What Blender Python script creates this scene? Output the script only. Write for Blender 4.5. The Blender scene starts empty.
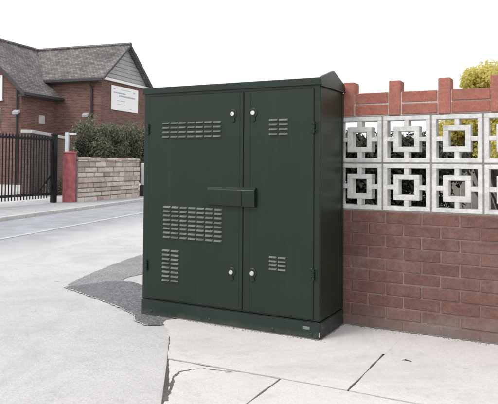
import bpy, bmesh, math, random
from mathutils import Vector, Matrix
random.seed(7)
S = bpy.context.scene
COL = S.collection
R = math.radians

# ------------------------------------------------------------------ materials
def mat(name):
    m = bpy.data.materials.new(name); m.use_nodes = True
    nt = m.node_tree
    b = nt.nodes['Principled BSDF']
    return m, nt, b
def N(nt, t, **kw):
    n = nt.nodes.new(t)
    for k, v in kw.items(): setattr(n, k, v)
    return n
def ramp(nt, stops):
    n = nt.nodes.new('ShaderNodeValToRGB')
    e = n.color_ramp.elements
    while len(e) < len(stops): e.new(0.5)
    for i, (p, c) in enumerate(stops):
        e[i].position = p
        e[i].color = (c[0], c[1], c[2], 1) if not isinstance(c, (int, float)) else (c, c, c, 1)
    return n
def noise(nt, vec, scale, detail=6, rough=0.6, dist=0.0):
    n = N(nt, 'ShaderNodeTexNoise')
    n.inputs['Scale'].default_value = scale; n.inputs['Detail'].default_value = detail
    n.inputs['Roughness'].default_value = rough; n.inputs['Distortion'].default_value = dist
    nt.links.new(vec, n.inputs['Vector'])
    return n.outputs['Fac']
def mix(nt, a, b, fac, mode='MIX'):
    n = N(nt, 'ShaderNodeMix', data_type='RGBA', blend_type=mode)
    for sock, v in ((n.inputs[0], fac), (n.inputs[6], a), (n.inputs[7], b)):
        if hasattr(v, 'links'): nt.links.new(v, sock)
        elif isinstance(v, (int, float)): sock.default_value = v
        else: sock.default_value = (v[0], v[1], v[2], 1)
    return n.outputs[2]
def bump(nt, b, h, strength, dist):
    n = N(nt, 'ShaderNodeBump')
    n.inputs['Strength'].default_value = strength; n.inputs['Distance'].default_value = dist
    nt.links.new(h, n.inputs['Height']); nt.links.new(n.outputs['Normal'], b.inputs['Normal'])
def objco(nt): return N(nt, 'ShaderNodeNewGeometry').outputs['Position']      # world metres, so repeats never share a pattern

def plain(name, c, rough=0.6, metal=0.0, var=0.15, scale=6, bmp=0.0, spec=0.5):
    m, nt, b = mat(name)
    co = objco(nt)
    f = noise(nt, co, scale)
    r = ramp(nt, [(0.3, [x*(1-var) for x in c]), (0.7, [min(1, x*(1+var)) for x in c])])
    nt.links.new(f, r.inputs[0]); nt.links.new(r.outputs[0], b.inputs['Base Color'])
    b.inputs['Roughness'].default_value = rough; b.inputs['Metallic'].default_value = metal
    b.inputs['Specular IOR Level'].default_value = spec
    if bmp: bump(nt, b, noise(nt, co, scale*8), bmp, 0.01)
    return m

def layered(name, c0, c1, big=0.6, fine=60, stain=None, stain_scale=1.5, stain_lo=0.55, stain_hi=0.75, rough=0.9, bmp=0.25, grain=0.25, bdist=0.004):
    """aggregate surface: big blotches + medium mottling + fine grain + stains"""
    m, nt, b = mat(name); co = objco(nt)
    f1 = noise(nt, co, big, 8, 0.65); f2 = noise(nt, co, fine, 4, 0.7); f3 = noise(nt, co, big*7, 6, 0.6)
    r1 = ramp(nt, [(0.3, c0), (0.7, c1)]); nt.links.new(f1, r1.inputs[0])
    r3 = ramp(nt, [(0.3, 0.82), (0.7, 1.12)]); nt.links.new(f3, r3.inputs[0])
    c = mix(nt, r1.outputs[0], r3.outputs[0], 1.0, 'MULTIPLY')
    r2 = ramp(nt, [(0.3, 1-grain), (0.7, 1+grain)]); nt.links.new(f2, r2.inputs[0])
    c = mix(nt, c, r2.outputs[0], 1.0, 'MULTIPLY')
    if stain:
        fs = noise(nt, co, stain_scale, 10, 0.7, 0.6)
        rs = ramp(nt, [(stain_lo, 0.0), (stain_hi, 0.8)]); nt.links.new(fs, rs.inputs[0])
        c = mix(nt, c, stain, rs.outputs[0])
    nt.links.new(c, b.inputs['Base Color']); b.inputs['Roughness'].default_value = rough
    b.inputs['Specular IOR Level'].default_value = 0.3
    bump(nt, b, f2, bmp, bdist)
    return m

def footway(name, c0, c1, stone=(.30, .29, .28), pale=(.66, .64, .62), amt=.5, cell=110, gum=True):
    """exposed-aggregate footway: stones of several tones, worn patches, gum spots, faint wheel-worn stains"""
    m, nt, b = mat(name); co = objco(nt)
    r1 = ramp(nt, [(.3, c0), (.7, c1)]); nt.links.new(noise(nt, co, .55, 9, .62), r1.inputs[0]); c = r1.outputs[0]
    v = N(nt, 'ShaderNodeTexVoronoi'); v.inputs['Scale'].default_value = cell; v.inputs['Randomness'].default_value = 1; nt.links.new(co, v.inputs['Vector'])
    sp = N(nt, 'ShaderNodeSeparateColor'); nt.links.new(v.outputs['Color'], sp.inputs[0])
    ra_ = ramp(nt, [(0, stone), (.28, [x*.95 for x in c0]), (.7, c1), (1, pale)]); nt.links.new(sp.outputs[0], ra_.inputs[0])
    wear = ramp(nt, [(.35, amt*.35), (.65, amt)]); nt.links.new(noise(nt, co, 2.3, 8, .7), wear.inputs[0])
    c = mix(nt, c, ra_.outputs[0], wear.outputs[0])
    st_ = ramp(nt, [(.47, 0.0), (.72, .50)]); nt.links.new(noise(nt, co, 1.1, 10, .72, 1.2), st_.inputs[0]); c = mix(nt, c, [x*.66 for x in c0], st_.outputs[0])
    sm = ramp(nt, [(.56, 0.0), (.72, .42)]); nt.links.new(noise(nt, co, 6.5, 8, .75), sm.inputs[0]); c = mix(nt, c, [x*.6 for x in c0], sm.outputs[0])
    if gum:
        g_ = N(nt, 'ShaderNodeTexVoronoi'); g_.inputs['Scale'].default_value = 2.1; nt.links.new(co, g_.inputs['Vector'])
        rg = ramp(nt, [(.035, .55), (.055, 0.0)]); nt.links.new(g_.outputs['Distance'], rg.inputs[0]); c = mix(nt, c, [x*.5 for x in c0], rg.outputs[0])
    nt.links.new(c, b.inputs['Base Color']); b.inputs['Roughness'].default_value = .92; b.inputs['Specular IOR Level'].default_value = .25
    a = N(nt, 'ShaderNodeMath', operation='ADD'); nt.links.new(v.outputs['Distance'], a.inputs[0]); nt.links.new(noise(nt, co, 14, 6, .7), a.inputs[1])
    bump(nt, b, a.outputs[0], .32, .004)
    return m

def island(name, cols, rough=0.85, fine=90, dirt=None, dirt_scale=5, dirt_lo=.5, dirt_hi=.75, bmp=0.35, base_dirt=None):
    """colour picked per mesh island (brick, stone, leaf) with mottling"""
    m, nt, b = mat(name); co = objco(nt)
    g = N(nt, 'ShaderNodeNewGeometry')
    k = len(cols)
    r = ramp(nt, [(i/(k-1) if k > 1 else 0, c) for i, c in enumerate(cols)])
    nt.links.new(g.outputs['Random Per Island'], r.inputs[0])
    f = noise(nt, co, fine, 5, 0.7)
    rf = ramp(nt, [(0.3, 0.8), (0.7, 1.18)]); nt.links.new(f, rf.inputs[0])
    c = mix(nt, r.outputs[0], rf.outputs[0], 1.0, 'MULTIPLY')
    f5 = noise(nt, co, fine/4.5, 8, .72); r5 = ramp(nt, [(.3, .74), (.7, 1.2)]); nt.links.new(f5, r5.inputs[0]); c = mix(nt, c, r5.outputs[0], 1.0, 'MULTIPLY')
    pt = ramp(nt, [(.30, .55), (.40, 0.0)]); nt.links.new(noise(nt, co, fine*.8, 3, .8, .4), pt.inputs[0]); c = mix(nt, c, [x*.45 for x in cols[0]], pt.outputs[0])
    hb = N(nt, 'ShaderNodeMath', operation='ADD'); nt.links.new(f, hb.inputs[0]); nt.links.new(f5, hb.inputs[1]); f = hb.outputs[0]
    if dirt:
        fd = noise(nt, co, dirt_scale, 8, 0.7)
        rd = ramp(nt, [(dirt_lo, 0.0), (dirt_hi, 0.75)]); nt.links.new(fd, rd.inputs[0])
        c = mix(nt, c, dirt, rd.outputs[0])
    if base_dirt:
        sx = N(nt, 'ShaderNodeSeparateXYZ'); nt.links.new(co, sx.inputs[0])
        fd = noise(nt, co, 4, 8, 0.7)
        ma = N(nt, 'ShaderNodeMath', operation='MULTIPLY_ADD'); ma.inputs[1].default_value = 0.30; ma.inputs[2].default_value = 0.0
        nt.links.new(fd, ma.inputs[0])
        su = N(nt, 'ShaderNodeMath', operation='SUBTRACT'); nt.links.new(ma.outputs[0], su.inputs[0]); nt.links.new(sx.outputs['Z'], su.inputs[1])
        rd = ramp(nt, [(0.0, 0.0), (0.16, 0.6)]); nt.links.new(su.outputs[0], rd.inputs[0])
        c = mix(nt, c, base_dirt, rd.outputs[0])
    nt.links.new(c, b.inputs['Base Color']); b.inputs['Roughness'].default_value = rough
    b.inputs['Specular IOR Level'].default_value = 0.3
    if bmp: bump(nt, b, f, bmp, 0.003)
    return m

def leafmat(name, cols, trans=0.35):
    m, nt, b = mat(name)
    g = N(nt, 'ShaderNodeNewGeometry')
    k = len(cols)
    r = ramp(nt, [(i/(k-1), c) for i, c in enumerate(cols)])
    nt.links.new(g.outputs['Random Per Island'], r.inputs[0])
    nt.links.new(r.outputs[0], b.inputs['Base Color']); b.inputs['Roughness'].default_value = 0.5
    t = N(nt, 'ShaderNodeBsdfTranslucent'); nt.links.new(r.outputs[0], t.inputs[0])
    ms = N(nt, 'ShaderNodeMixShader'); ms.inputs[0].default_value = trans
    nt.links.new(b.outputs[0], ms.inputs[1]); nt.links.new(t.outputs[0], ms.inputs[2])
    nt.links.new(ms.outputs[0], nt.nodes['Material Output'].inputs[0])
    return m

def brickmat(name, c1, c2, mort, w=.225, h=.075, gap=.01, offset=.5, rough=.9, bmp=.4, bias=0.0, mot=(0.75, 1.2)):
    m, nt, b = mat(name)
    uv = N(nt, 'ShaderNodeTexCoord').outputs['UV']
    t = N(nt, 'ShaderNodeTexBrick'); t.offset = offset
    t.inputs['Color1'].default_value = (*c1, 1); t.inputs['Color2'].default_value = (*c2, 1); t.inputs['Mortar'].default_value = (*mort, 1)
    t.inputs['Scale'].default_value = 1; t.inputs['Mortar Size'].default_value = gap/2; t.inputs['Mortar Smooth'].default_value = .1
    t.inputs['Brick Width'].default_value = w; t.inputs['Row Height'].default_value = h; t.inputs['Bias'].default_value = bias
    nt.links.new(uv, t.inputs['Vector'])
    co = objco(nt)
    f = noise(nt, co, 1.2, 8, .7); r = ramp(nt, [(.3, mot[0]), (.7, mot[1])]); nt.links.new(f, r.inputs[0])
    c = mix(nt, t.outputs['Color'], r.outputs[0], 1.0, 'MULTIPLY')
    f2 = noise(nt, co, 25, 5, .7); r2 = ramp(nt, [(.3, .8), (.7, 1.2)]); nt.links.new(f2, r2.inputs[0])
    c = mix(nt, c, r2.outputs[0], 1.0, 'MULTIPLY')
    nt.links.new(c, b.inputs['Base Color']); b.inputs['Roughness'].default_value = rough
    b.inputs['Specular IOR Level'].default_value = .3
    inv = N(nt, 'ShaderNodeMath', operation='SUBTRACT'); inv.inputs[0].default_value = 1; nt.links.new(t.outputs['Fac'], inv.inputs[1])
    bump(nt, b, inv.outputs[0], bmp, .01)
    return m

def paint(name, c, rough, scuff=0.0, scuff_col=(.4, .42, .4), splash=None):
    """satin sheet-metal paint: faint orange peel, patchy gloss, dust, optional scuffs"""
    m, nt, b = mat(name); co = objco(nt)
    f = noise(nt, co, 2.2, 8, .65); r = ramp(nt, [(.3, [x*.88 for x in c]), (.7, [x*1.14 for x in c])]); nt.links.new(f, r.inputs[0])
    colr = r.outputs[0]
    mp = N(nt, 'ShaderNodeMapping'); mp.inputs['Scale'].default_value = (9, 9, .7); nt.links.new(co, mp.inputs[0])
    fs = noise(nt, mp.outputs[0], 2.0, 6, .6); rs = ramp(nt, [(.56, 0.0), (.85, .05)]); nt.links.new(fs, rs.inputs[0])
    colr = mix(nt, colr, (.20, .20, .17), rs.outputs[0])            # dry rain streaks of dust
    if scuff:
        fq = noise(nt, co, 22, 9, .75, .8); rq = ramp(nt, [(scuff, 0.0), (scuff+.03, 1.0)]); nt.links.new(fq, rq.inputs[0])
        colr = mix(nt, colr, scuff_col, rq.outputs[0])
    if splash:      # dried mud splashed up from the pavement
        sx = N(nt, 'ShaderNodeSeparateXYZ'); nt.links.new(co, sx.inputs[0])
        ma = N(nt, 'ShaderNodeMath', operation='MULTIPLY'); ma.inputs[1].default_value = .10; nt.links.new(noise(nt, co, 9, 9, .75), ma.inputs[0])
        su = N(nt, 'ShaderNodeMath', operation='SUBTRACT'); nt.links.new(ma.outputs[0], su.inputs[0]); nt.links.new(sx.outputs['Z'], su.inputs[1])
        rd = ramp(nt, [(0.0, 0.0), (.05, .22)]); nt.links.new(su.outputs[0], rd.inputs[0]); colr = mix(nt, colr, splash, rd.outputs[0])
    nt.links.new(colr, b.inputs['Base Color'])
    rr = ramp(nt, [(.3, rough-.05), (.7, rough+.10)]); nt.links.new(noise(nt, co, 5, 6, .6), rr.inputs[0]); nt.links.new(rr.outputs[0], b.inputs['Roughness'])
    b.inputs['Specular IOR Level'].default_value = .4
    a = N(nt, 'ShaderNodeMath', operation='ADD'); nt.links.new(noise(nt, co, 420, 2, .5), a.inputs[0])
    mu = N(nt, 'ShaderNodeMath', operation='MULTIPLY'); mu.inputs[1].default_value = 9.0; nt.links.new(noise(nt, co, 1.6, 2, .5), mu.inputs[0]); nt.links.new(mu.outputs[0], a.inputs[1])
    bump(nt, b, a.outputs[0], .28, .0016)
    return m

GREEN = (.0070, .0185, .0100)
M = {}
M['green'] = paint('cabinet green paint', GREEN, .34)
M['green_dark'] = paint('plinth green paint', (.010, .023, .0155), .40, scuff=.70, scuff_col=(.12, .13, .12), splash=(.22, .20, .18))
M['louvre'] = plain('louvre paint with sky light', (.125, .15, .13), .5, 0, .45, 14)  # paler than the cabinet green: sky light on the vent hoods painted in
M['green_scuff'] = paint('scuffed green paint', (.019, .028, .022), .45, scuff=.56, scuff_col=(.11, .115, .11))
M['seam'] = plain('dark seam', (.006, .007, .007), .8)
M['steel'] = plain('bright steel', (.75, .75, .74), .28, 1.0, .08, 40)
M['worn'] = plain('bare worn metal', (.45, .46, .45), .5, .6, .3, 60)
M['brick'] = island('red facing brick', [(.155, .078, .067), (.168, .085, .072), (.180, .095, .082), (.156, .079, .068), (.188, .104, .090), (.138, .073, .064), (.170, .090, .078)], dirt=(.22, .165, .145), dirt_scale=5, dirt_lo=.5, dirt_hi=.8, base_dirt=(.21, .19, .175), bmp=.6)
M['topbrick'] = island('orange red brick', [(.31, .112, .082), (.36, .135, .10), (.33, .12, .09), (.39, .158, .12), (.28, .105, .082)], dirt=(.21, .12, .10), dirt_scale=9, dirt_lo=.48, dirt_hi=.8, bmp=.6)
M['palemortar'] = layered('pale pointing', (.48, .42, .38), (.58, .52, .47), 6, 120, stain=(.30, .2, .17), stain_scale=5, bmp=.4)
M['mortar'] = layered('mortar', (.19, .125, .105), (.28, .205, .175), 2.5, 120, stain=(.17, .10, .085), stain_scale=3, stain_lo=.45, stain_hi=.6, bmp=.5)
M['screen'] = layered('white concrete block', (.58, .575, .56), (.71, .70, .68), 4, 140, stain=(.27, .265, .25), stain_scale=7, stain_lo=.52, stain_hi=.80, bmp=.35, grain=.12)
M['screenmortar'] = layered('grey mortar', (.22, .215, .205), (.32, .31, .295), 6, 120, stain=(.2, .2, .18), bmp=.4)
M['slab'] = footway('pale concrete bay', (.545, .52, .51), (.655, .625, .615), pale=(.72, .70, .69), cell=190, amt=.34)
M['pave'] = footway('pale worn footway', (.43, .42, .415), (.56, .548, .543), cell=120, amt=.36)
M['joint'] = layered('joint dirt', (.07, .062, .055), (.13, .115, .10), 8, 150, bmp=.6)
M['crack'] = layered('crack dirt', (.10, .09, .085), (.17, .15, .14), 9, 150, bmp=.6)
M['tarmac'] = footway('fresh tarmac', (.115, .118, .127), (.19, .193, .203), stone=(.05, .05, .055), pale=(.36, .36, .37), cell=105, amt=.75, gum=False)
M['tarmac_old'] = footway('older tarmac', (.20, .20, .205), (.29, .29, .295), stone=(.10, .10, .105), pale=(.46, .46, .46), cell=105, amt=.7, gum=False)
M['grit'] = layered('grit', (.20, .185, .165), (.30, .28, .255), 12, 150, bmp=.6)
M['cement'] = layered('cement rim', (.42, .42, .41), (.56, .56, .54), 9, 150, stain=(.25, .25, .25), stain_scale=12)
M['road'] = layered('worn asphalt road', (.29, .30, .325), (.35, .36, .385), .5, 120, stain=(.24, .245, .26), stain_scale=.7, stain_lo=.5, stain_hi=.8, bmp=.5, grain=.25)
nt = M['road'].node_tree; b = nt.nodes['Principled BSDF']; old = b.inputs['Base Color'].links[0].from_socket; co = objco(nt)
dt = N(nt, 'ShaderNodeVectorMath', operation='DOT_PRODUCT'); dt.inputs[1].default_value = (.973, .23, 0); nt.links.new(co, dt.inputs[0])
ad = N(nt, 'ShaderNodeMath', operation='MULTIPLY_ADD'); ad.inputs[1].default_value = 1.3; nt.links.new(noise(nt, co, .9, 9, .7), ad.inputs[0]); nt.links.new(dt.outputs['Value'], ad.inputs[2])
mr = N(nt, 'ShaderNodeMapRange'); mr.inputs[1].default_value = -4.5; mr.inputs[2].default_value = -3.4; nt.links.new(ad.outputs[0], mr.inputs[0])
nt.links.new(mix(nt, old, (.50, .49, .485), mr.outputs[0]), b.inputs['Base Color'])
M['fpave'] = layered('far footway', (.36, .36, .375), (.43, .43, .445), .6, 90, stain=(.26, .25, .25), stain_scale=1.2, bmp=.4)
M['kerb'] = layered('kerb stone', (.44, .44, .43), (.54, .53, .52), 2, 120, bmp=.4)
M['line'] = layered('worn white line', (.47, .475, .48), (.56, .56, .56), 3, 130, stain=(.33, .34, .36), stain_scale=7, stain_lo=.42, stain_hi=.60, bmp=.3)
M['yard'] = layered('pale yard concrete', (.44, .42, .41), (.54, .52, .50), .7, 90, stain=(.28, .25, .24), stain_scale=1.2)
M['earth'] = layered('dull ground', (.10, .11, .06), (.16, .15, .10), .2, 30, stain=(.08, .10, .04), stain_scale=.5)
M['garden'] = layered('garden ground', (.16, .15, .13), (.24, .225, .20), 1.5, 80, stain=(.08, .09, .05), stain_scale=2)
M['stone'] = island('rubble stone', [(.52, .47, .41), (.62, .57, .51), (.44, .32, .29), (.66, .61, .55), (.56, .50, .45), (.34, .275, .25), (.60, .55, .49)], fine=30, dirt=(.20, .165, .145), dirt_scale=6, dirt_lo=.54, dirt_hi=.82, bmp=.6)
M['stonemortar'] = layered('stone mortar', (.24, .21, .19), (.34, .30, .27), 4, 60, stain=(.10, .09, .08), stain_scale=4)
M['redpaint'] = plain('faded red masonry paint', (.36, .10, .105), .8, 0, .35, 7, .6)
M['iron'] = plain('black painted iron', (.008, .008, .009), .6, .0, .3, 20, spec=.25)
M['housebrick'] = brickmat('house brick', (.128, .066, .058), (.19, .10, .088), (.20, .155, .14))
M['yardbrick'] = brickmat('yard wall brick', (.09, .06, .055), (.13, .085, .075), (.17, .15, .13))
M['tile'] = brickmat('roof tile', (.135, .122, .12), (.235, .215, .21), (.05, .047, .046), w=.18, h=.13, gap=.018, bmp=.8, bias=-.1, mot=(.6, 1.4))
M['clad'] = plain('weathered white boarding', (.36, .355, .365), .7, 0, .14, 3, .2)
M['white'] = plain('white paint', (.78, .78, .77), .5, 0, .05, 4)
M['signwhite'] = plain('white sign face', (.84, .84, .84), .4, 0, .02, 4)
M['signgrey'] = plain('grey sign print', (.34, .40, .46), .5, 0, .08, 4)
M['signred'] = plain('faded pink sign print', (.62, .40, .42), .5, 0, .08, 4)
M['dark'] = plain('dark painted timber', (.045, .042, .045), .6, 0, .25, 6)
M['pipe'] = plain('black plastic pipe', (.02, .02, .022), .45)
M['pale'] = plain('pale blue painted metal', (.55, .62, .66), .5, 0, .1, 6)
M['glass'], nt, b = mat('window glass'); b.inputs['Base Color'].default_value = (.03, .035, .04, 1); b.inputs['Roughness'].default_value = .06
M['blind'] = plain('white blind', (.75, .75, .74), .8, 0, .04, 3)
M['bark'] = plain('bark', (.09, .07, .055), .9, 0, .3, 12, .6)
M['timber'] = plain('grey weathered timber', (.27, .25, .23), .85, 0, .25, 9, .4)
M['leaf_dark'] = leafmat('dark hedge leaf', [(.09, .10, .06), (.15, .16, .10), (.21, .21, .14), (.12, .13, .08), (.30, .28, .20)])
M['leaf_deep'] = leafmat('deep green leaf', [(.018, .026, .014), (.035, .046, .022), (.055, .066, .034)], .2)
M['leaf_yellow'] = leafmat('yellow green leaf', [(.76, .66, .18), (.80, .72, .28), (.56, .52, .12), (.80, .74, .36), (.66, .60, .16)], .62)

# ------------------------------------------------------------------ mesh helpers
class MB:
    def __init__(s): s.bm = bmesh.new()
    def box(s, x0, x1, y0, y1, z0, z1, mi=0, bev=0):
        v = [s.bm.verts.new(p) for p in ((x0,y0,z0),(x1,y0,z0),(x1,y1,z0),(x0,y1,z0),(x0,y0,z1),(x1,y0,z1),(x1,y1,z1),(x0,y1,z1))]
        fs = [s.bm.faces.new([v[i] for i in q]) for q in ((3,2,1,0),(4,5,6,7),(0,1,5,4),(1,2,6,5),(2,3,7,6),(3,0,4,7))]
        for f in fs: f.material_index = mi
        if bev:
            ed = {e for f in fs for e in f.edges}
            r = bmesh.ops.bevel(s.bm, geom=list(ed), offset=bev, segments=1, affect='EDGES', profile=.5)
            for f in r['faces']: f.material_index = mi
        return s
    def prism(s, pts, ext, mi=0, bev=0):
        """closed polygon (3-D points) extruded by vector ext"""
        a = [s.bm.verts.new(p) for p in pts]; e = Vector(ext)
        c = [s.bm.verts.new(Vector(p)+e) for p in pts]
        n = len(a); fs = [s.bm.faces.new(list(reversed(a))), s.bm.faces.new(c)]
        for i in range(n): fs.append(s.bm.faces.new((a[i], a[(i+1) % n], c[(i+1) % n], c[i])))
        for f in fs: f.material_index = mi
        if bev:
            ed = {x for f in fs for x in f.edges}
            r = bmesh.ops.bevel(s.bm, geom=list(ed), offset=bev, segments=1, affect='EDGES', profile=.5)
            for f in r['faces']: f.material_index = mi
        return s
    def poly(s, pts, z, mi=0):
        f = s.bm.faces.new([s.bm.verts.new((p[0], p[1], z)) for p in pts]); f.material_index = mi
        return s
    def tube(s, pts, r, seg=8, mi=0):
        rings = []
        for i, p in enumerate(pts):
            p = Vector(p)
            d = (Vector(pts[min(i+1, len(pts)-1)]) - Vector(pts[max(i-1, 0)])).normalized()
            a = d.orthogonal().normalized(); c = d.cross(a)
            rr = r[i] if isinstance(r, (list, tuple)) else r
            rings.append([s.bm.verts.new(p + a*math.cos(2*math.pi*k/seg)*rr + c*math.sin(2*math.pi*k/seg)*rr) for k in range(seg)])
        for i in range(len(rings)-1):
            for k in range(seg):
                f = s.bm.faces.new((rings[i][k], rings[i][(k+1) % seg], rings[i+1][(k+1) % seg], rings[i+1][k])); f.material_index = mi
        s.bm.faces.new(list(reversed(rings[0]))).material_index = mi; s.bm.faces.new(rings[-1]).material_index = mi
        return s
    def lathe(s, prof, c, axis='z', seg=20, mi=0):
        """profile [(radius, along)] about an axis through c"""
        c = Vector(c); rings = []
        for r, h in prof:
            ring = []
            for k in range(seg):
                a = 2*math.pi*k/seg
                if axis == 'z': q = Vector((r*math.cos(a), r*math.sin(a), h))
                else: q = Vector((r*math.cos(a), -h, r*math.sin(a)))
                ring.append(s.bm.verts.new(c+q))
            rings.append(ring)
        for i in range(len(rings)-1):
            for k in range(seg):
                f = s.bm.faces.new((rings[i][k], rings[i][(k+1) % seg], rings[i+1][(k+1) % seg], rings[i+1][k])); f.material_index = mi
        s.bm.faces.new(list(reversed(rings[0]))).material_index = mi; s.bm.faces.new(rings[-1]).material_index = mi
        return s
    def ribbon(s, pts, ws, z, mi=0):
        L = []
        for i, p in enumerate(pts):
            p = Vector((p[0], p[1])); d = Vector(pts[min(i+1, len(pts)-1)][:2]) - Vector(pts[max(i-1, 0)][:2]); d.normalize()
            n = Vector((-d.y, d.x)); w = ws[i] if isinstance(ws, (list, tuple)) else ws
            L.append((s.bm.verts.new((*(p+n*w/2), z)), s.bm.verts.new((*(p-n*w/2), z))))
        for i in range(len(L)-1): s.bm.faces.new((L[i][0], L[i][1], L[i+1][1], L[i+1][0])).material_index = mi
        return s
    def build(s, name, mats, parent=None, smooth=False, jitter=0):
        bm = s.bm
        if jitter:
            for v in bm.verts: v.co += Vector([random.uniform(-1, 1)*jitter for _ in range(3)])
        bmesh.ops.recalc_face_normals(bm, faces=bm.faces)
        uvl = bm.loops.layers.uv.new('UVMap')
        for f in bm.faces:
            n = f.normal; ax, ay, az = abs(n.x), abs(n.y), abs(n.z)
            f.smooth = smooth
            for l in f.loops:
                p = l.vert.co
                if az > .9: uv = (p.x, p.y)
                elif ax > ay: uv = (p.y, p.z if az < .3 else math.hypot(p.z, p.x)*(1 if True else 1))
                else: uv = (p.x, p.z if az < .3 else math.hypot(p.z, p.y))
                if .3 <= az <= .9:   # sloping roof plane: run along the slope
                    k = p.z/math.sqrt(max(1e-6, 1-az*az)); uv = (p.y if ax > ay else p.x, k)
                l[uvl].uv = uv
        me = bpy.data.meshes.new(name); bm.to_mesh(me); bm.free()
        for m in (mats if isinstance(mats, (list, tuple)) else [mats]): me.materials.append(m)
        o = bpy.data.objects.new(name, me); COL.objects.link(o)
        if parent: o.parent = parent
        return o
def thing(name, label, cat, loc=(0, 0, 0), rz=0, group=None):
    o = bpy.data.objects.new(name, None); COL.objects.link(o); o.empty_display_size = .2
    o.location = loc; o.rotation_euler = (0, 0, rz)
    return tag(o, label, cat, group)
def tag(o, label, cat, group=None):
    o['label'] = label; o['category'] = cat
    if group: o['group'] = group
    return o
def structure(o): o['kind'] = 'structure'; return o
def dup(o, parent, loc):
    c = o.copy(); COL.objects.link(c); c.parent = parent; c.location = loc
    return c

# ------------------------------------------------------------------ ground, road, pavements
RD = Vector((-.23, .973)); RN = Vector((.973, .23))          # along the road; across it, towards the cabinet
def rp(s, t): p = RN*s + RD*t; return (p.x, p.y)
g = MB(); g.poly([(-600, -600), (600, -600), (600, 600), (-600, 600)], -.12); structure(g.build('ground', M['earth']))
g = MB(); g.poly([rp(-7.0, -60), rp(-3.8, -60), rp(-3.8, 90), rp(-7.0, 90)], -.06); structure(g.build('road', M['road']))
g = MB(); g.ribbon([rp(-5.385, t) for t in range(-40, 70)], .11, -.056); structure(g.build('road_marking', M['line']))
def slab_sheet(name, pts, z0, z1, m):
    g = MB(); g.prism([(p[0], p[1], z0) for p in pts], (0, 0, z1-z0)); return structure(g.build(name, m))
slab_sheet('near_pavement', [rp(-3.9, -40), (14, -40), (14, .05), (-1.35, .05), rp(-.8, 60), rp(-3.9, 60)], -.14, 0, M['pave'])
slab_sheet('far_pavement', [rp(-9.3, -40), rp(-7.12, -40), rp(-7.12, 70), rp(-9.3, 70)], -.14, .002, M['fpave'])
g = MB()
for k in range(-22, 48):
    t = k*.915; a = rp(-7.12, t+.004); b_ = rp(-7.0, t+.004); c_ = rp(-7.0, t+.911); d_ = rp(-7.12, t+.911)
    g.prism([(*a, -.15), (*b_, -.15), (*c_, -.15), (*d_, -.15)], (0, 0, .158), bev=.006)
structure(g.build('far_kerb', M['kerb']))
g = MB(); g.poly([rp(-9.3, -12), rp(-9.3, 40), (-40, 34), (-40, -14)], -.004); structure(g.build('yard', M['yard']))
g = MB(); g.poly([(-1.25, .06), (14, .06), (14, 30), (-4, 30)], -.01); structure(g.build('garden_ground', M['garden']))

# cable trench reinstatement round the cabinet
def ragged(pts, closed=True, step=.03, amp=.007, rounds=2):
    P = [Vector(p) for p in pts]
    for _ in range(rounds):          # corner cutting, then a hand-laid wobble
        Q = []; n = len(P)
        for i in range(n if closed else n-1):
            a, c = P[i], P[(i+1) % n]; Q += [a.lerp(c, .18), a.lerp(c, .82)]
        P = Q if closed else [P[0]]+Q+[P[-1]]
    out = []; n = len(P)
    for i in range(n if closed else n-1):
        a, c = P[i], P[(i+1) % n]; k = max(1, int((c-a).length/step))
        for q in range(k): out.append(a.lerp(c, q/k)+Vector((random.uniform(-amp, amp), random.uniform(-amp, amp))))
    if not closed: out.append(P[-1])
    return [(p.x, p.y) for p in out]
edge = [(-2.64, -.045), (-2.40, -.13), (-2.08, -.245), (-1.80, -.362), (-1.575, -.468), (-1.50, -.56), (-1.46, -.60), (-1.34, -.65)]
ed = ragged(edge, False, .022, .005)
g = MB()
g.poly(ed + ragged([(-1.34, -.65), (-1.25, -.60), (-1.20, -.52), (-1.0, -.3), (-1.0, -.005), (-1.7, .10), (-2.16, .36), (-2.30, .41), (-2.45, .40), (-2.55, .2), (-2.64, -.045)], False, .03, .007)[1:-1], .004)
structure(g.build('tarmac_patch', M['tarmac']))
g = MB()
g.poly(ragged([(-2.66, -.045), (-2.42, .10), (-2.40, .40), (-2.475, .55), (-2.45, .74), (-2.52, 1.25), (-2.80, 2.6), (-3.33, 2.55), (-3.18, 1.56), (-2.93, .65)], True, .03, .008), .0035)
structure(g.build('old_tarmac_patch', M['tarmac_old']))
g = MB()
g.ribbon(ed, [max(.002, random.gauss(.008, .005)) for _ in ed], .007)
structure(g.build('cement_edge', M['cement']))

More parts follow.
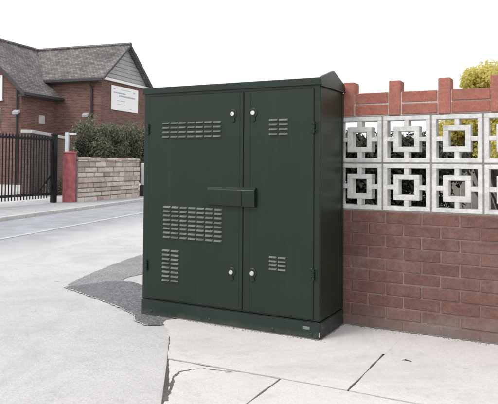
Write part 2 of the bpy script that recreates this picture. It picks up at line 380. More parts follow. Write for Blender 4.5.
# concrete bays beside the wall
dirt = [(-1.36, -.44), (-1.17, -.62), (-.80, -1.17), (-.48, -1.66), (.1, -2.6), (3.3, -2.6), (3.3, 0.02), (-.9, .02)]
g = MB(); g.poly(dirt, .003); structure(g.build('joint_dirt', M['joint']))
def wob(a, b, n=14, amp=.004):
    a, b = Vector(a), Vector(b); d = (b-a); nn = Vector((-d.y, d.x)).normalized()
    return [a + d*i/n + nn*random.uniform(-amp, amp)*(0 < i < n) for i in range(n+1)]
def bay(corners, amp=.003):
    out = []
    for i in range(len(corners)):
        out += wob(corners[i], corners[(i+1) % len(corners)], 14, amp)[:-1]
    return out
g = MB()
j = .006
bays = [
    [(-1.285, -.50), (-1.262, -.565), (-1.16, -.64), (-1.0, -.86), (-.83, -1.12-.0), (.15-j, -1.098+.006), (.15-j, .02), (-.9, .02)],
    [(.15+j*.6, -1.092), (1.30, -1.085), (1.30, .02), (.15+j*.6, .02)],
    [(1.31, -1.085), (3.3, -1.08), (3.3, .02), (1.31, .02)],
    [(-.805, -1.142), (-.18-j, -1.118), (-.20-j, -2.6), (.07, -2.6), (-.20-j*1.2, -2.2), (-.47, -1.66), (-.60, -1.43)],
    [(-.18+j, -1.112), (1.02, -1.10), (1.02, -2.6), (-.18+j, -2.6)],
    [(1.03, -1.10), (3.3, -1.094), (3.3, -2.6), (1.03, -2.6)]]
bays[3] = [(-.805, -1.142), (-.18-j, -1.118), (-.18-j, -2.12), (-.47, -1.66), (-.60, -1.43)]
for q in bays:
    pts = bay(q); g.prism([(p[0], p[1], -.002) for p in pts], (0, 0, .011))
structure(g.build('concrete_bays', M['slab']))
# the pale bay reads as continuous near the wall: filled joint, and a crack that wanders across the corner
g = MB()
g.ribbon([(.15, -.50), (.151, -.3), (.149, -.1), (.15, .0)], [.016, .016, .016, .016], .0095)
structure(g.build('filled_joint', M['slab']))
g = MB()
def ribs(pts, ws):
    P, W = [], []
    for i in range(len(pts)-1):
        for q in range(9):
            t = q/9; a = Vector(pts[i]).lerp(Vector(pts[i+1]), t); P.append((a.x+random.uniform(-.004, .004), a.y+random.uniform(-.004, .004))); W.append(max(.002, (ws[i]*(1-t)+ws[i+1]*t)*random.uniform(.45, 1.2)))
    g.ribbon(P+[pts[-1]], W+[ws[-1]], .0105)
ribs([(-.50, -1.60), (-.575, -1.45), (-.635, -1.35), (-.655, -1.27), (-.62, -1.205), (-.57, -1.17), (-.50, -1.155), (-.43, -1.14)], [.022, .018, .015, .013, .010, .008, .005, .002])
ribs([(.262, -.555), (.275, -.543), (.295, -.546), (.31, -.549)], [.004, .018, .016, .004])
structure(g.build('pavement_crack', M['crack']))

# grit and dirt gathered along the foot of the cabinet and of the wall
def gather(a, b, w, z, n=90):
    a, b = Vector(a), Vector(b); d = (b-a).normalized(); nn = Vector((-d.y, d.x)); back = nn*.02; top = []
    for i in range(n+1): top.append(a.lerp(b, i/n)-nn*max(.002, random.gauss(w, w*.45)))
    g.poly([a+back, b+back][::-1]+top, z)
g = MB(); gather((-1.28, -.428), (-.25, -.428), .010, .0112); gather((-.247, -.43), (-.247, 0.0), .009, .0116); gather((-.235, -.002), (3.2, -.002), .014, .0120, 260)
structure(g.build('gathered_dirt', M['grit']))
g = MB()      # loose grit
for _ in range(330):
    q = random.random()*.75
    if q < .45: x, y = random.uniform(-.2, 1.6), -abs(random.gauss(0, .022))-.012
    elif q < .75: x, y = random.uniform(-1.25, -.2), -.436-abs(random.gauss(0, .018))
    else:
        a = random.choice(ed); x, y = a[0]+random.gauss(0, .03), a[1]-abs(random.gauss(0, .035))
    if -1.56 < x < -.24 and y > -.43: continue
    r = random.uniform(.0008, .0024); h = .0115 if x > -1.2 and y > -1.2 else .006
    g.box(x-r, x+r*random.uniform(.6, 1.4), y-r, y+r*random.uniform(.6, 1.3), h-.006, h+r, 0, r*.4)
o = g.build('grit', M['grit']); o['kind'] = 'stuff'; o['label'] = 'fine loose grit along the foot of the wall and cabinet'; o['category'] = 'grit'

# ------------------------------------------------------------------ the cabinet
X0, X1, YF, YB, ZE, ZR, ZP = -1.545, -.252, -.4218, -.014, 1.522, 1.611, .113
cab = thing('street_cabinet', 'large dark green two door metal street cabinet standing against the brick wall', 'cabinet', (0, 0, 0))
g = MB(); g.box(X0, X1, YF, YB, ZP-.004, 1.512, bev=.004)
g.build('body', M['green'], cab)
g = MB(); g.box(X0-.004, X1+.004, YF-.006, YB+.003, -.05, ZP-.008, bev=.003)
g.build('plinth', [M['green_dark']], cab)
g = MB(); g.box(X1+.0042, X1+.0058, YF+.0, YB-.002, .003, ZP-.012); g.box(X1-.02, X1+.004, YF-.0075, YF-.0062, .012, .055)
g.build('scuffed_panel', M['green_scuff'], cab)['label'] = 'scuffed end of the cabinet plinth with paint worn through'
g = MB()  # chipped corner
g.prism([(X1-.002, YF-.0078, .026), (X1+.0055, YF-.0078, .022), (X1+.0055, YF-.0078, .056), (X1+.002, YF-.0078, .050), (X1-.001, YF-.0078, .040)], (0, .012, 0))
g.build('paint_chip', M['worn'], cab)
# roof: shallow sheet lid with a deep folded fascia, and a triangular end plate at the wall end of the lid
g = MB(); ym = (YF+YB)/2; o_ = .010; ZF = 1.546
g.prism([(X0-o_, YF-o_, 1.503), (X0-o_, YF-o_, ZF), (X0-o_, ym, ZF+.010), (X0-o_, YB+.008, ZF), (X0-o_, YB+.008, 1.503)], (X1-X0+2*o_-.002, 0, 0), bev=.003)
rf = g.build('roof', M['green'], cab)
g = MB(); g.prism([(X1-.006, YF-o_-.001, 1.503), (X1-.006, YF-o_-.001, ZF-.006), (X1-.006, YF+.02, ZF+.012), (X1-.006, ym-.01, ZR-.001), (X1-.006, ym+.01, ZR-.001), (X1-.006, YB-.012, ZF+.006), (X1-.006, YB+.008, ZF-.02), (X1-.006, YB+.008, 1.503)], (.017, 0, 0), bev=.002)
g.build('end_plate', M['green'], rf)
g = MB(); g.box(X1+.0055, X1+.0165, YF-o_, YB+.006, 1.494, 1.5025, bev=.002); g.build('drip_edge', M['green'], rf)

# doors: sheets with turned edges, standing 6 mm proud of the frame
DZ0, DZ1 = ZP+.006, 1.484
yd = YF-.007
def door(x0, x1, folds):
    g = MB(); g.box(x0, x1, yd, YF-.001, DZ0, DZ1, bev=.0025)
    for f in folds: g.box(f-.004, f+.004, yd-.0025, yd+.001, DZ0+.012, DZ1-.012, bev=.0015)
    return g.build('door', M['green'], cab)
dl = door(-1.498, -.7655, [-.792]); dr = door(-.7585, -.291, [-.716])
dl['label'] = 'wide left cabinet door with three louvred vents'; dr['label'] = 'narrow right cabinet door with two small louvred vents'
g = MB(); g.box(-.7640, -.7600, YF-.0008, YF+.002, DZ0, DZ1); g.box(-.2895, -.286, YF-.0008, YF+.002, DZ0, DZ1)
g.box(-1.503, -1.4995, YF-.0008, YF+.002, DZ0, DZ1); g.box(X0+.01, X1-.01, YF-.0068, YF+.002, ZP-.0075, ZP-.0045); g.box(-1.5, -.29, YF-.0009, YF+.002, DZ1+.001, DZ1+.005)
g.build('door_gap', M['seam'], cab)
def vent(x0, x1, z0, z1, nc, nr, parent):
    px, pz = (x1-x0)/nc, (z1-z0)/nr
    g = MB()
    for c in range(nc):
        for r_ in range(nr):
            a = x0+px*(c+.07); b = x0+px*(c+.93); zb = z0+pz*r_+pz*.2; zt = zb+pz*.46; y = yd
            d = min(.013, pz*.48)
            # hooded louvre: sloping top, open (dark) mouth below, tapered ends
            v = [g.bm.verts.new(p) for p in ((a, y+.0005, zt), (b, y+.0005, zt), (b-.003, y-d, zb+pz*.12), (a+.003, y-d, zb+pz*.12), (a, y+.0005, zb), (b, y+.0005, zb), (b-.004, y-d+.0012, zb+pz*.02), (a+.004, y-d+.0012, zb+pz*.02))]
            for q in ((0, 1, 2, 3), (3, 2, 6, 7), (1, 5, 6, 2), (0, 3, 7, 4)): g.bm.faces.new([v[i] for i in q])
            f = g.bm.faces.new([v[i] for i in (7, 6, 5, 4)]); f.material_index = 1
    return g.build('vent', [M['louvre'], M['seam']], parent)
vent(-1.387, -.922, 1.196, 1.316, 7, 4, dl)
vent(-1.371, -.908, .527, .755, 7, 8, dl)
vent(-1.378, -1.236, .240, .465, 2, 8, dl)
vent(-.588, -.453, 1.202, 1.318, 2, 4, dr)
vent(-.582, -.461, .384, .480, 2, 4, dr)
def lock(x, z, parent):
    g = MB()
    g.lathe([(.030, 0), (.030, .003), (.027, .005)], (x, yd, z), 'y', 24, 0)
    g.prism([(x-.012, yd-.0042, z-.022), (x+.012, yd-.0042, z-.022), (x+.017, yd-.0042, z-.045), (x, yd-.0042, z-.056), (x-.017, yd-.0042, z-.045)], (0, -.003, 0), 0, .001)
    lk = g.build('lock_plate', M['green'], parent)
    g = MB(); g.lathe([(.0145, .004), (.0145, .012), (.012, .015), (.005, .015), (.004, .011)], (x, yd, z), 'y', 24)
    g.build('lock_barrel', M['steel'], lk if False else parent)
for x, z, d in ((-.839, 1.347, dl), (-.84, .350, dl), (-.693, 1.349, dr), (-.691, .357, dr)): lock(x, z, d)
def hinge(x, z):
    g = MB()
    g.box(x-.022, x-.003, yd-.004, yd+.001, z-.035, z+.035, bev=.0015); g.box(x+.003, x+.022, YF-.004, YF+.001, z-.035, z+.035, bev=.0015)
    for k in (-1, 0, 1): g.tube([(x, yd-.006, z+k*.0235-.0105), (x, yd-.006, z+k*.0235+.0105)], .0075, 10)
    for sx in (-.0125, .0125):
        for sz in (-.02, .02): g.lathe([(.004, 0), (.003, .002)], (x+sx, yd-.004, z+sz), 'y', 8)
    g.build('hinge', M['green'], cab)
for x, z in ((-.2885, 1.253), (-.2885, .385), (-1.501, 1.262), (-1.501, .337)): hinge(x, z)
# folded security cover over the meeting edges of the doors
g = MB()
yp = yd-.0005
g.prism([(-.905, yp, .762), (-.905, yp-.026, .766), (-.905, yp-.028, .868), (-.905, yp-.004, .886), (-.905, yp, .886)], (.236, 0, 0), bev=.002)
hc = g.build('hasp_cover', M['green'], cab)
g = MB(); g.prism([(-1.017, yp, .764), (-1.017, yp-.018, .768), (-1.017, yp-.020, .869), (-1.017, yp-.003, .885), (-1.017, yp, .885)], (.1125, 0, 0), bev=.002)
g.build('hasp_plate', M['green'], hc)
g = MB(); g.box(-.765, -.757, yp-.0298, yp-.027, .772, .864); g.build('cover_slot', M['seam'], hc)
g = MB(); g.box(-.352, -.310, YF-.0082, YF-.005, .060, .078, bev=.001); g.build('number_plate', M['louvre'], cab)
bolt = None
for x in (-1.46, -1.0, -.55, -.30):
    if bolt is None:
        g = MB(); g.lathe([(.009, 0), (.009, .004), (.006, .006)], (0, 0, 0), 'y', 6); bolt = g.build('bolt', M['green_dark'], cab); bolt.location = (x, YF-.005, .034)
    else: dup(bolt, cab, (x, YF-.005, .034))
# edge strips on the side panel
g = MB(); g.box(X1-.001, X1+.004, YF+.002, YF+.020, ZP, ZE-.03, bev=.0015); g.box(X1-.001, X1+.004, YB-.020, YB-.002, ZP, ZE-.03, bev=.0015)
g.build('side_panel_edge', M['green'], cab)

# ------------------------------------------------------------------ the pierced block wall
CH = .0743; ZB = CH*10; WX0, WX1 = -1.2, 2.4
wall = thing('garden_wall', 'low red brick wall topped with white pierced concrete screen blocks and upright bricks', 'wall', (0, 0, 0))
def courses(g, x0, x1, z0, n, dep, bl=.215, hh=CH, start=0):
    for r_ in range(n):
        z = z0+r_*hh; x = x0-(.1125 if (r_+start) % 2 else 0)
        while x < x1-.02:
            a, b_ = max(x, x0), min(x+bl, x1)
            if b_-a > .03:
                dy = random.uniform(-.0022, .0022); dz = random.uniform(-.0012, .0012)
                g.box(a+random.uniform(0, .0015), b_-random.uniform(0, .0015), dy, dep, z+.004+dz, z+hh-.004+dz, 0, .0035)
            x += bl+.008
g = MB(); courses(g, WX0, WX1, -.004, 10, .1025); g.box(WX0+.003, WX1-.003, .0045, .098, -.06, ZB-.002, 1)
g.build('brickwork', [M['brick'], M['mortar']], wall, jitter=.0013)
def block():
    g = MB(); s = .145; d = .088
    fr, ro, ri, aw = .026, .080, .048, .014
    zc = .15
    def bx(x0, x1, z0, z1, y0=0.0): g.box(x0, x1, y0+.003, d, zc+z0, zc+z1, 0, .0025)
    bx(-s, s, s-fr, s); bx(-s, s, -s, -s+fr); bx(-s, -s+fr, -s+fr-.001, s-fr+.001, .0004); bx(s-fr, s, -s+fr-.001, s-fr+.001, .0004)
    bx(-ro, ro, ri, ro, .001); bx(-ro, ro, -ro, -ri, .001); bx(-ro, -ri, -ri-.001, ri+.001, .0014); bx(ri, ro, -ri-.001, ri+.001, .0014)
    bx(-aw, aw, ro-.001, s-fr+.001, .003); bx(-aw, aw, -s+fr-.001, -ro+.001, .003); bx(-s+fr-.001, -ro+.001, -aw, aw, .003); bx(ro-.001, s-fr+.001, -aw, aw, .003)
    return g.build('screen_block', M['screen'], wall)
b0 = block(); first = True
NB = 12
for r_ in range(2):
    for k in range(NB):
        loc = (WX0+.15+.3*k, 0, ZB+.3*r_)
        if first: b0.location = loc; first = False
        else: dup(b0, wall, loc)
g = MB()   # mortar beds and perpends between the blocks
for r_ in range(3): g.box(WX0, WX1, .007+.0003*r_, .086, ZB+.3*r_-.0052, ZB+.3*r_+.0052)
for k in range(NB+1):
    for r_ in range(2): g.box(WX0+.3*k-.0052, WX0+.3*k+.0052, .0075, .0855, ZB+.3*r_+.005, ZB+.3*r_+.295)
g.build('block_mortar', M['screenmortar'], wall)
ZT = ZB+.6
g = MB()
for k in range(NB):
    xc = WX0+.08+.3*k     # upright brick centre
    for r_ in range(2):
        g.box(xc+.0425, xc+.2575, random.uniform(-.003, .003), .1025, ZT+.006+r_*CH, ZT+CH+r_*CH-.004+random.uniform(-.002, .002), 0, .003)
g.box(WX0+.003, WX1-.05, .006, .097, ZT, ZT+2*CH-.006, 1)
g.build('capping_course', [M['topbrick'], M['palemortar']], wall, jitter=.0015)
ub = None
for k in range(NB):
    xc = WX0+.08+.3*k
    if ub is None:
        g = MB(); g.box(-.036, .036, -.001, .1035, .004, .222, 0, .004); ub = g.build('upright_brick', M['topbrick'], wall); ub.location = (xc, 0, ZT)
    else:
        c = dup(ub, wall, (xc+random.uniform(-.003, .003), 0, ZT+random.uniform(-.004, .003))); c.rotation_euler = (0, random.uniform(-.012, .012), random.uniform(-.01, .01))

# ------------------------------------------------------------------ foliage
def leafquad(bm, p, n, L, W):
    n = n.normalized(); t = n.orthogonal().normalized(); t = Matrix.Rotation(random.uniform(0, 6.283), 3, n) @ t; u = n.cross(t)
    fold = n*W*.3
    a = bm.verts.new(p); b = bm.verts.new(p+t*L*.5+u*W*.5+fold); c = bm.verts.new(p+t*L); d = bm.verts.new(p+t*L*.5-u*W*.5+fold)
    bm.faces.new((a, b, c)); bm.faces.new((a, c, d))
def crown(name, blobs, n, L, W, m, parent, shell=.55):
    """leaves through a set of ellipsoid clumps [(centre, radii)]"""
    bm = bmesh.new()
    vol = [r[0]*r[1]*r[2] for c, r in blobs]; tot = sum(vol)
    for (c, r), v in zip(blobs, vol):
        k = int(n*v/tot)
        for _ in range(k):
            d = Vector((random.gauss(0, 1), random.gauss(0, 1), random.gauss(0, 1))).normalized()
            q = (random.uniform(shell**3, 1.0))**(1/3) * random.uniform(.9, 1.08)
            p = Vector(c)+Vector((d.x*r[0], d.y*r[1], d.z*r[2]))*q
            if p.z < .02: continue
            nn = d+Vector([random.gauss(0, .55) for _ in range(3)])+Vector((0, 0, .35))
            s = random.uniform(.7, 1.25); leafquad(bm, p, nn, L*s, W*s)
    me = bpy.data.meshes.new(name); bm.to_mesh(me); bm.free(); me.materials.append(m)
    o = bpy.data.objects.new(name, me); COL.objects.link(o); o.parent = parent
    return o
def stems(parent, tips, base, r0=.03, m=None):
    g = MB()
    for t in tips:
        b = Vector(base)+Vector((random.uniform(-.06, .06), random.uniform(-.06, .06), 0)); t = Vector(t)
        mid = b.lerp(t, .5)+Vector((random.uniform(-.08, .08), random.uniform(-.08, .08), .05))
        g.tube([b, b.lerp(mid, .6), mid, t], [r0, r0*.8, r0*.6, r0*.2], 6)
    return g.build('stems', m or M['bark'], parent)
def hedge_blobs(a, b, depth, z0, z1, n, r):
    out = []
    a, b = Vector(a), Vector(b); d = b-a; nn = Vector((-d.y, d.x)).normalized()
    for i in range(n):
        t = (i+random.random())/n; zz = z0+(z1-z0)*random.random()**.8
        q = a+d*t+nn*random.uniform(-.5, .5)*depth; s = r*random.uniform(.7, 1.3)
        zz = min(zz, z1-s*.7)
        out.append(((q.x, q.y, zz), (s*1.05, s, s*.8)))
    return out

# ------------------------------------------------------------------ across the road: gate, pillar, stone wall, hedge
WD = Vector((-.11, .99)).normalized()
gp = Vector((-10.44, 7.42))
gate = thing('iron_gate', 'black iron bar gate with square post standing beside the red pillar', 'gate', (gp.x, gp.y, 0), math.atan2(-2.0, .2))
GL = 3.7
g = MB(); g.box(-.06, .06, -.06, .06, 0, 1.70, bev=.006); g.prism([(-.07, -.07, 1.70), (.07, -.07, 1.70), (.07, .07, 1.70), (-.07, .07, 1.70)], (0, 0, .03), bev=.006)
g.build('gate_post', M['iron'], gate)
g = MB()
for z0, z1 in ((.20, .26), (1.56, 1.615)): g.box(.09, GL, -.022, .022, z0, z1, bev=.004)
g.box(.09, .14, -.0225, .0225, .261, 1.559, bev=.004); g.box(GL-.05, GL, -.0225, .0225, .261, 1.559, bev=.004)
g.prism([(.14, -.012, .62), (.14, -.012, .68), (.60, -.012, .262), (.54, -.012, .262)], (0, .008, 0))
g.build('gate_frame', M['iron'], gate)
bar = None; k = 0; x = .25
while x < GL-.1:
    if bar is None:
        g = MB(); g.tube([(0, 0, .12), (0, 0, 1.60)], .014, 8); g.tube([(0, 0, 1.60), (0, 0, 1.64), (0, 0, 1.70)], [.014, .02, .001], 8)
        bar = g.build('bar', M['iron'], gate); bar.location = (x, 0, 0)
    else: dup(bar, gate, (x, 0, 0))
    x += .098
for z in (.4, 1.4):
    g = MB(); g.tube([(.075, -.035, z-.05), (.075, -.035, z+.05)], .02, 8); g.box(.05, .11, -.035, -.018, z-.02, z+.02); g.build('gate_hinge', M['iron'], gate)

pang = math.atan2(WD.y, WD.x)
pil = thing('gate_pillar', 'short square red painted pillar with pale cap at the end of the stone wall', 'pillar', (-10.22, 7.73, 0), pang)
g = MB(); g.box(-.12, .12, -.12, .12, -.1, 1.24, bev=.012); g.build('shaft', M['redpaint'], pil)
g = MB(); g.prism([(-.135, -.135, 1.241), (.135, -.135, 1.241), (.135, .135, 1.241), (-.135, .135, 1.241)], (0, 0, .05), bev=.012); g.build('cap', M['redpaint'], pil)

sw = thing('stone_wall', 'weathered beige rubble stone wall running beneath the dark hedge', 'wall', (-10.24, 7.86, 0), pang)
SL = 2.93
g = MB()
g.box(.0, SL-.02, -.15, .15, -.1, 1.06, 1)
z = -.02
while z < 1.04:
    h = min(random.uniform(.11, .17), 1.09-z); x = 0
    while x < SL:
        l = random.uniform(.22, .62); b_ = min(x+l, SL)
        if b_-x > .06:
            for sgn in (-1, 1):
                y0 = .145; y1 = .17+random.uniform(0, .025)
                g.box(x+.006, b_-.006, min(sgn*y0, sgn*y1), max(sgn*y0, sgn*y1), z+.006+random.uniform(0, .008), z+h-.007-random.uniform(0, .008), 0, .012)
        x = b_
    z += h
g.build('stonework', [M['stone'], M['stonemortar']], sw, jitter=.004)
g = MB(); x = 0
while x < SL:
    l = random.uniform(.3, .55); b_ = min(x+l, SL); g.box(x+.004, b_-.004, -.195, .195, 1.075, 1.13+random.uniform(0, .03), 0, .014); x = b_
g.build('coping', M['stone'], sw, jitter=.005)

hd = thing('hedge', 'dense dark evergreen hedge growing behind the rubble stone wall', 'hedge', (0, 0, 0))
blobs = hedge_blobs((-11.02, 8.98), (-11.7, 13.4), .5, .6, 2.12, 80, .31)
for k in range(26):        # unclipped shoots standing out of the top
    t = random.random(); q = Vector((-11.02, 8.98)).lerp(Vector((-11.7, 13.4)), t); s = random.uniform(.08, .17); blobs.append(((q.x+random.uniform(-.3, .35), q.y, 2.02+random.uniform(0, .16)), (s, s, s*1.3)))
crown('hedge_leaves', blobs, 26000, .085, .045, M['leaf_dark'], hd, .3)
for b_ in blobs[::9]:
    t = b_[0]; g = MB(); g.tube([(t[0]+random.uniform(-.1, .1), t[1]+random.uniform(-.1, .1), -.05), (t[0]+.03, t[1], t[2]*.5), t], [.04, .03, .008], 6)
    g.build('hedge_stem', M['bark'], hd)

wp = thing('white_post', 'white painted post at the far end of the rubble stone wall beside the green cabinet', 'post', (-10.40, 11.00, 0), pang)
g = MB(); g.box(-.07, .07, -.07, .07, .34, 1.0, bev=.012); g.build('post', M['white'], wp)
g = MB(); g.box(-.09, .09, -.09, .09, -.05, .335, bev=.01); g.build('post_base', M['dark'], wp)

pp = thing('pale_post', 'pale blue painted post with a short arm behind the red pillar', 'post', (-10.68, 8.10, 0), math.atan2(.469, .883))
g = MB(); g.box(-.045, .045, -.045, .045, -.05, 1.80, bev=.008); g.build('post', M['pale'], pp)
g = MB(); g.box(.046, .24, -.025, .025, 1.74, 1.785, bev=.006); g.build('arm', M['pale'], pp)
bd = thing('dark_shrub', 'small dark rounded shrub between the pale post and the hedge', 'shrub', (-10.36, 8.26, 0))
crown('crown', [((0, 0, 1.47), (.13, .13, .15)), ((.04, .03, 1.38), (.09, .09, .12)), ((0, .0, 1.1), (.08, .08, .25))], 2600, .05, .03, M['leaf_deep'], bd, .2)
g = MB(); g.tube([(0, 0, -.05), (0, 0, .7), (0, 0, 1.35)], [.03, .025, .01], 6); g.build('stem', M['bark'], bd)

yw = thing('yard_wall', 'dull brown brick yard wall with pale coping seen through the black gate', 'wall', (-13.2, 9.0, 0), math.atan2(4.1, -2.6))
g = MB(); g.box(0, 4.86, -.11, .11, -.1, 1.87); g.build('brickwork', M['yardbrick'], yw)
g = MB(); x = 0
for i in range(6): g.box(i*.81+.003, i*.81+.807, -.17, .17, 1.872, 1.97, bev=.012)
g.build('coping', M['kerb'], yw)
# low planting along the foot of the yard wall
pb = thing('flower_bed', 'straggly low pinkish planting at the foot of the brown yard wall', 'plants', (0, 0, 0))
bl = []
for i in range(16):
    t = random.random(); q = Vector((-13.2, 9.0)).lerp(Vector((-15.4, 12.4)), t)+Vector((.75+random.uniform(-.3, .3), .35))
    s = random.uniform(.12, .3); bl.append(((q.x, q.y, s*.9), (s, s, s)))
crown('leaves', bl, 5000, .06, .03, leafmat('dusky pink leaf', [(.20, .12, .11), (.10, .11, .06), (.28, .20, .19), (.07, .08, .045)]), pb, .3)

# ------------------------------------------------------------------ the house
HR = math.atan2(.145, .989)
house = thing('brick_house', 'red brick house with grey tiled roof, white boarded gable and projecting wing beyond the hedge', 'house', (-18.12, 17.74, 0), HR)
EA, RA, EB = 4.93, 6.85, 4.05        # eaves of the main range, ridge, eaves of the wing
A0, A1 = -8.3, 0.0; BD = 4.2
g = MB()
g.prism([(0, 0, -.1), (0, BD, -.1), (0, BD, EA), (0, BD/2, EA+1.72), (0, 0, EA)], (-.25, 0, 0))      # gable wall
g.box(A0, -.25, 0, .25, -.1, EA); g.box(A0, -.25, BD-.25, BD, -.1, EA)
g.box(A0, A0+.25, .25, BD-.25, -.1, EA)
bx0, bx1, by = -8.1, -2.5, -2.4
g.prism([(bx0, by, -.1), (bx1, by, -.1), (bx1, by, EB+.25), (-5.3, by, RA-.14), (bx0, by, EB+.25)], (0, .25, 0))
g.box(bx1-.25, bx1, by+.25, -.001, -.1, EB+.2); g.box(bx0, bx0+.25, by+.25, -.001, -.1, EB+.2)
g.build('wall', M['housebrick'], house)
def slope(g, a, b, c, d, th=.10, mi=0):
    """roof plane a-b (eave) to c-d (ridge), thickness th straight down"""
    g.prism([a, b, c, d], (0, 0, -th), mi)
g = MB(); vx = .28
slope(g, (A0-.3, -.24, EA), (vx, -.24, EA), (vx, BD/2, RA), (A0-.3, BD/2, RA)); slope(g, (A0-.3, BD+.24, EA), (A0-.3, BD/2, RA), (vx, BD/2, RA), (vx, BD+.24, EA))
ra = g.build('roof', M['tile'], house)
ra['label'] = 'main tiled roof slope running to the boarded gable'
g = MB()
slope(g, (-2.12, by-.25, EB), (-2.12, -.02, EB), (-5.3, -.02, RA-.002), (-5.3, by-.25, RA-.002)); slope(g, (-8.48, -.02, EB), (-8.48, by-.25, EB), (-5.3, by-.25, RA-.002), (-5.3, -.02, RA-.002))
yv = .0
sl = (RA-EB)/3.18
# the part of the wing roof that runs back into the main roof (above the main eaves only)
xe = -5.3+(RA-EA)/sl
g.prism([(xe, -.26, EA+.004), (-5.3, -.26, RA), (-5.3, BD/2, RA), ], (0, 0, -.06)); g.prism([(-10.6-xe, -.26, EA+.004), (-5.3, BD/2, RA), (-5.3, -.26, RA)], (0, 0, -.06))
g.build('roof', M['tile'], house)['label'] = 'tiled roof of the projecting wing'
g = MB()
g.tube([(A0-.3, BD/2, RA+.01), (vx, BD/2, RA+.01)], .10, 8); g.tube([(-5.3, by-.25, RA+.012), (-5.3, BD/2, RA+.012)], .10, 8)
g.build('ridge_tiles', M['tile'], ra)
# boarded gable
g = MB(); n = 8
for i in range(n):
    z0 = EA+.10+i*1.62/n; z1 = EA+.10+(i+1)*1.62/n-.018
    w0 = (1.62+.10-(z0-EA))/1.72*BD/2; w1 = max(.02, (1.62+.10-(z1-EA))/1.72*BD/2)
    g.prism([(.02, BD/2-w0, z0), (.02, BD/2+w0, z0), (.02, BD/2+w1, z1), (.02, BD/2-w1, z1)], (.028+.01*(i % 2), 0, 0))
g.build('gable_boarding', M['clad'], house)
g = MB(); g.box(.03, .10, -.02, BD+.1, EA-.06, EA+.07, bev=.008); g.build('gable_fascia', M['white'], house)
g = MB()
for sg in (0, 1):
    y0 = -.26 if sg == 0 else BD+.26
    w = .09 if sg == 0 else .20
    g.prism([(vx+.002, y0, EA-.02-w), (vx+.002, BD/2, RA-.01-w), (vx+.002, BD/2, RA-.005), (vx+.002, y0, EA-.005)], (.03, 0, 0))
g.build('bargeboard', M['dark'], house)
g = MB(); g.box(A0-.3+1.0+4.3, vx-.05, -.33, -.245, EA-.17, EA-.04, bev=.01); g.box(-3.0, .0, -.24, -.002, EA-.20, EA-.105)
g.box(-2.11, -2.03, by-.2, -.01, EB-.14, EB-.02, bev=.01); g.box(-2.49, -2.13, by-.2, -.01, EB-.18, EB-.105)
g.prism([(-2.12, by-.262, EB-.2), (-2.12, by-.262, EB-.0), (-5.3, by-.262, RA-.0), (-5.3, by-.262, RA-.2)], (0, -.03, 0)); g.prism([(-8.48, by-.262, EB-.2), (-5.3, by-.262, RA-.2), (-5.3, by-.262, RA-.0), (-8.48, by-.262, EB)], (0, -.03, 0))
g.build('gutter', M['dark'], house)
g = MB(); g.tube([(-.48, -.29, EA-.12), (-.48, -.20, EA-.30), (-.48, -.07, EA-.45), (-.48, -.07, 0)], .045, 8); g.build('drainpipe', M['pipe'], house)
g = MB(); g.tube([(-2.68, by-.07, EB+.1), (-2.68, by-.07, 0)], .045, 8); g.build('drainpipe', M['pipe'], house)
def floodlight(p, d):
    g = MB(); p = Vector(p); g.box(p.x-.04, p.x+.04, p.y-.10 if d == 'y' else p.y-.04, p.y, p.z-.05, p.z+.05)
    fl = g.build('floodlight', M['dark'], house)
    g = MB(); g.prism([(p.x-.16, p.y-.26, p.z-.11), (p.x+.16, p.y-.26, p.z-.11), (p.x+.16, p.y-.09, p.z+.0), (p.x-.16, p.y-.09, p.z+.0)], (0, -.03, .12), bev=.02); g.build('lamp_head', M['clad'], fl)
floodlight((-.72, -.001, 3.2), 'y'); floodlight((-2.62, by-.001, 3.17), 'y')
def window(x0, x1, z0, z1, y):
    g = MB(); t = .07
    g.box(x0, x1, y-.03, y+.02, z0, z0+t, bev=.006); g.box(x0, x1, y-.03, y+.02, z1-t, z1, bev=.006)
    for xa in (x0, (x0+x1)/2-t/2, x1-t): g.box(xa, xa+t, y-.0295, y+.0195, z0+t, z1-t, bev=.006)
    w = g.build('window', M['white'], house)
    g = MB(); g.box(x0+t, x1-t, y-.008, y-.004, z0+t, z1-t); g.build('pane', M['blind'], w)
    g = MB(); g.box(x0-.06, x1+.06, y-.10, y-.001, z0-.07, z0-.004, bev=.008); g.build('sill', M['white'], w)
window(-4.85, -3.52, 3.78, 4.85, by-.022); window(-4.85, -3.62, 2.35, 3.4, by-.022)
g = MB(); g.box(-2.499, -2.46, -1.25, -.85, 2.75, 3.15, bev=.01)
v_ = g.build('wall_vent', M['kerb'], house)

sg = thing('sign_board', 'white rectangular sign with faint grey print fixed to the brick gable', 'sign', (-18.12, 17.74, 0), HR)
g = MB(); g.box(.012, .05, .78, 3.27, 3.53, 4.70, bev=.006); g.build('board', M['signwhite'], sg)
def dash(g, y0, y1, z, h, gaps):
    y = y0
    while y < y1:
        l = random.uniform(.05, .16); g.box(.0505, .0535, y, min(y+l, y1), z-h/2, z+h/2); y += l+gaps
for a, b_, z, h in ((.95, 2.05, 4.37, .06), (1.45, 2.95, 4.24, .075), (1.25, 2.0, 4.0, .03), (1.3, 2.0, 3.83, .025), (1.6, 2.5, 4.55, .03)):
    g = MB(); dash(g, a, b_, z, h, .025); g.build('print_line', M['signgrey'], sg)
for a, b_, z0, z1 in ((.95, 1.12, 4.52, 4.58), (2.75, 2.95, 4.47, 4.52), (2.45, 2.62, 3.66, 3.70)):
    g = MB(); g.box(.0505, .0535, a, b_, z0, z1); g.build('pink_mark', M['signred'], sg)

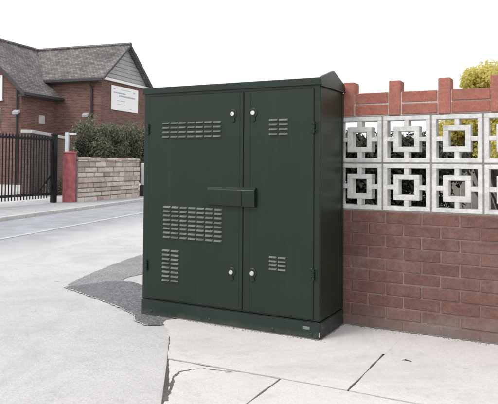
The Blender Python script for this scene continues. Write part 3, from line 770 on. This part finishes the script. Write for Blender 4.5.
# ------------------------------------------------------------------ behind the block wall
bh = thing('garden_hedge', 'dark clipped hedge glimpsed through the pierced white blocks', 'hedge', (0, 0, 0))
blobs = hedge_blobs((-1.7, .95), (.10, 1.75), .35, .06, 1.30, 170, .19)
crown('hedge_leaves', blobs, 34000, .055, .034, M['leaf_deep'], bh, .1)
for b_ in blobs[::20]:
    g = MB(); g.tube([(b_[0][0], b_[0][1], -.05), b_[0]], [.025, .008], 6); g.build('hedge_stem', M['bark'], bh)
fn = thing('timber_fence', 'grey weathered timber fence behind the pierced blocks at the right', 'fence', (0, 0, 0))
g = MB(); x = -.3
while x < 5.5:
    g.box(x, x+.118, 4.2, 4.222, .05, 1.10+random.uniform(-.01, .01), bev=.003); x += .128
g.build('boards', M['timber'], fn)
for z in (.3, .95): g = MB(); g.box(-.35, 5.5, 4.223, 4.26, z, z+.08); g.build('rail', M['timber'], fn)
for x in (.3, 2.1, 3.9): g = MB(); g.box(x, x+.09, 4.261, 4.35, -.1, 1.2, bev=.004); g.build('fence_post', M['timber'], fn)
yb = thing('golden_shrub', 'tall yellow green shrub rising above the wall at the right edge', 'shrub', (.55, 3.25, 0))
blobs = []
for i in range(60):
    a = random.uniform(0, 6.283); zz = random.uniform(1.05, 2.03); rr = (.58 if zz > 1.6 else .72)*math.sqrt(random.random())
    f = math.sqrt(max(.15, 1-max(0, (zz-1.6)/.70)**2))
    s = random.uniform(.12, .22); blobs.append(((rr*f*math.cos(a), rr*f*math.sin(a), zz), (s, s, s*.85)))
for k in range(16):
    s = random.uniform(.10, .17); blobs.append(((random.uniform(-.75, -.2), random.uniform(-.3, .3), random.uniform(1.1, 1.5)), (s, s, s)))
crown('crown', blobs, 44000, .044, .028, M['leaf_yellow'], yb, .1)
stems(yb, [b_[0] for b_ in blobs[::2]], (0, 0, -.03), .022)

# ------------------------------------------------------------------ camera (fitted: f = 606 px of 498, principal point above the centre)
cd = bpy.data.cameras.new('camera'); cam = bpy.data.objects.new('camera', cd); COL.objects.link(cam)
Cc = Vector((1.0496, -3.7683, 1.0383)); yaw, pit, rol = -.487843, .029405, .007649
F = Vector((math.sin(yaw)*math.cos(pit), math.cos(yaw)*math.cos(pit), math.sin(pit)))
Rt = Vector((math.cos(yaw), -math.sin(yaw), 0)); Up = Rt.cross(F)
R2 = Rt*math.cos(rol)+Up*math.sin(rol); U2 = Up*math.cos(rol)-Rt*math.sin(rol)
mw = Matrix((R2, U2, -F)).transposed().to_4x4(); mw.translation = Cc
cam.matrix_world = mw
cd.sensor_width = 36; cd.lens = 605.99/498*36; cd.shift_y = -(202-144.996)/498
cd.clip_start = .05; cd.clip_end = 3000
S.camera = cam

# ------------------------------------------------------------------ light: bright overcast
w = bpy.data.worlds.new('World'); S.world = w; w.use_nodes = True
nt = w.node_tree; bg = nt.nodes['Background']
EL, AZ = 52, 212
sky = nt.nodes.new('ShaderNodeTexSky'); sky.sky_type = 'NISHITA'; sky.sun_disc = False
sky.sun_elevation = R(EL); sky.sun_rotation = R(AZ); sky.dust_density = 6; sky.air_density = 1.0; sky.ozone_density = 1
hs = nt.nodes.new('ShaderNodeHueSaturation'); hs.inputs['Saturation'].default_value = .12
nt.links.new(sky.outputs[0], hs.inputs['Color']); cm = nt.nodes.new('ShaderNodeMix'); cm.data_type = 'RGBA'; cm.inputs[0].default_value = .78      # cloud cover
cm.inputs[7].default_value = (6.9, 6.95, 7.1, 1)
nt.links.new(hs.outputs[0], cm.inputs[6]); nt.links.new(cm.outputs[2], bg.inputs['Color'])
bg.inputs['Strength'].default_value = .15
ld = bpy.data.lights.new('sun', 'SUN'); ld.energy = 1.0; ld.angle = R(18); ld.color = (1, .97, .93)
sun = bpy.data.objects.new('sun', ld); COL.objects.link(sun)
dirv = Vector((math.sin(R(AZ))*math.cos(R(EL)), math.cos(R(AZ))*math.cos(R(EL)), math.sin(R(EL))))
sun.rotation_euler = dirv.to_track_quat('Z', 'Y').to_euler(); sun.location = (0, -10, 20)
vs = S.view_settings; vs.view_transform = 'Standard'; vs.look = 'None'; vs.gamma = 1; vs.use_curve_mapping = False
vs.exposure = 0.42
S.cycles.max_bounces = 8; S.cycles.use_denoising = True
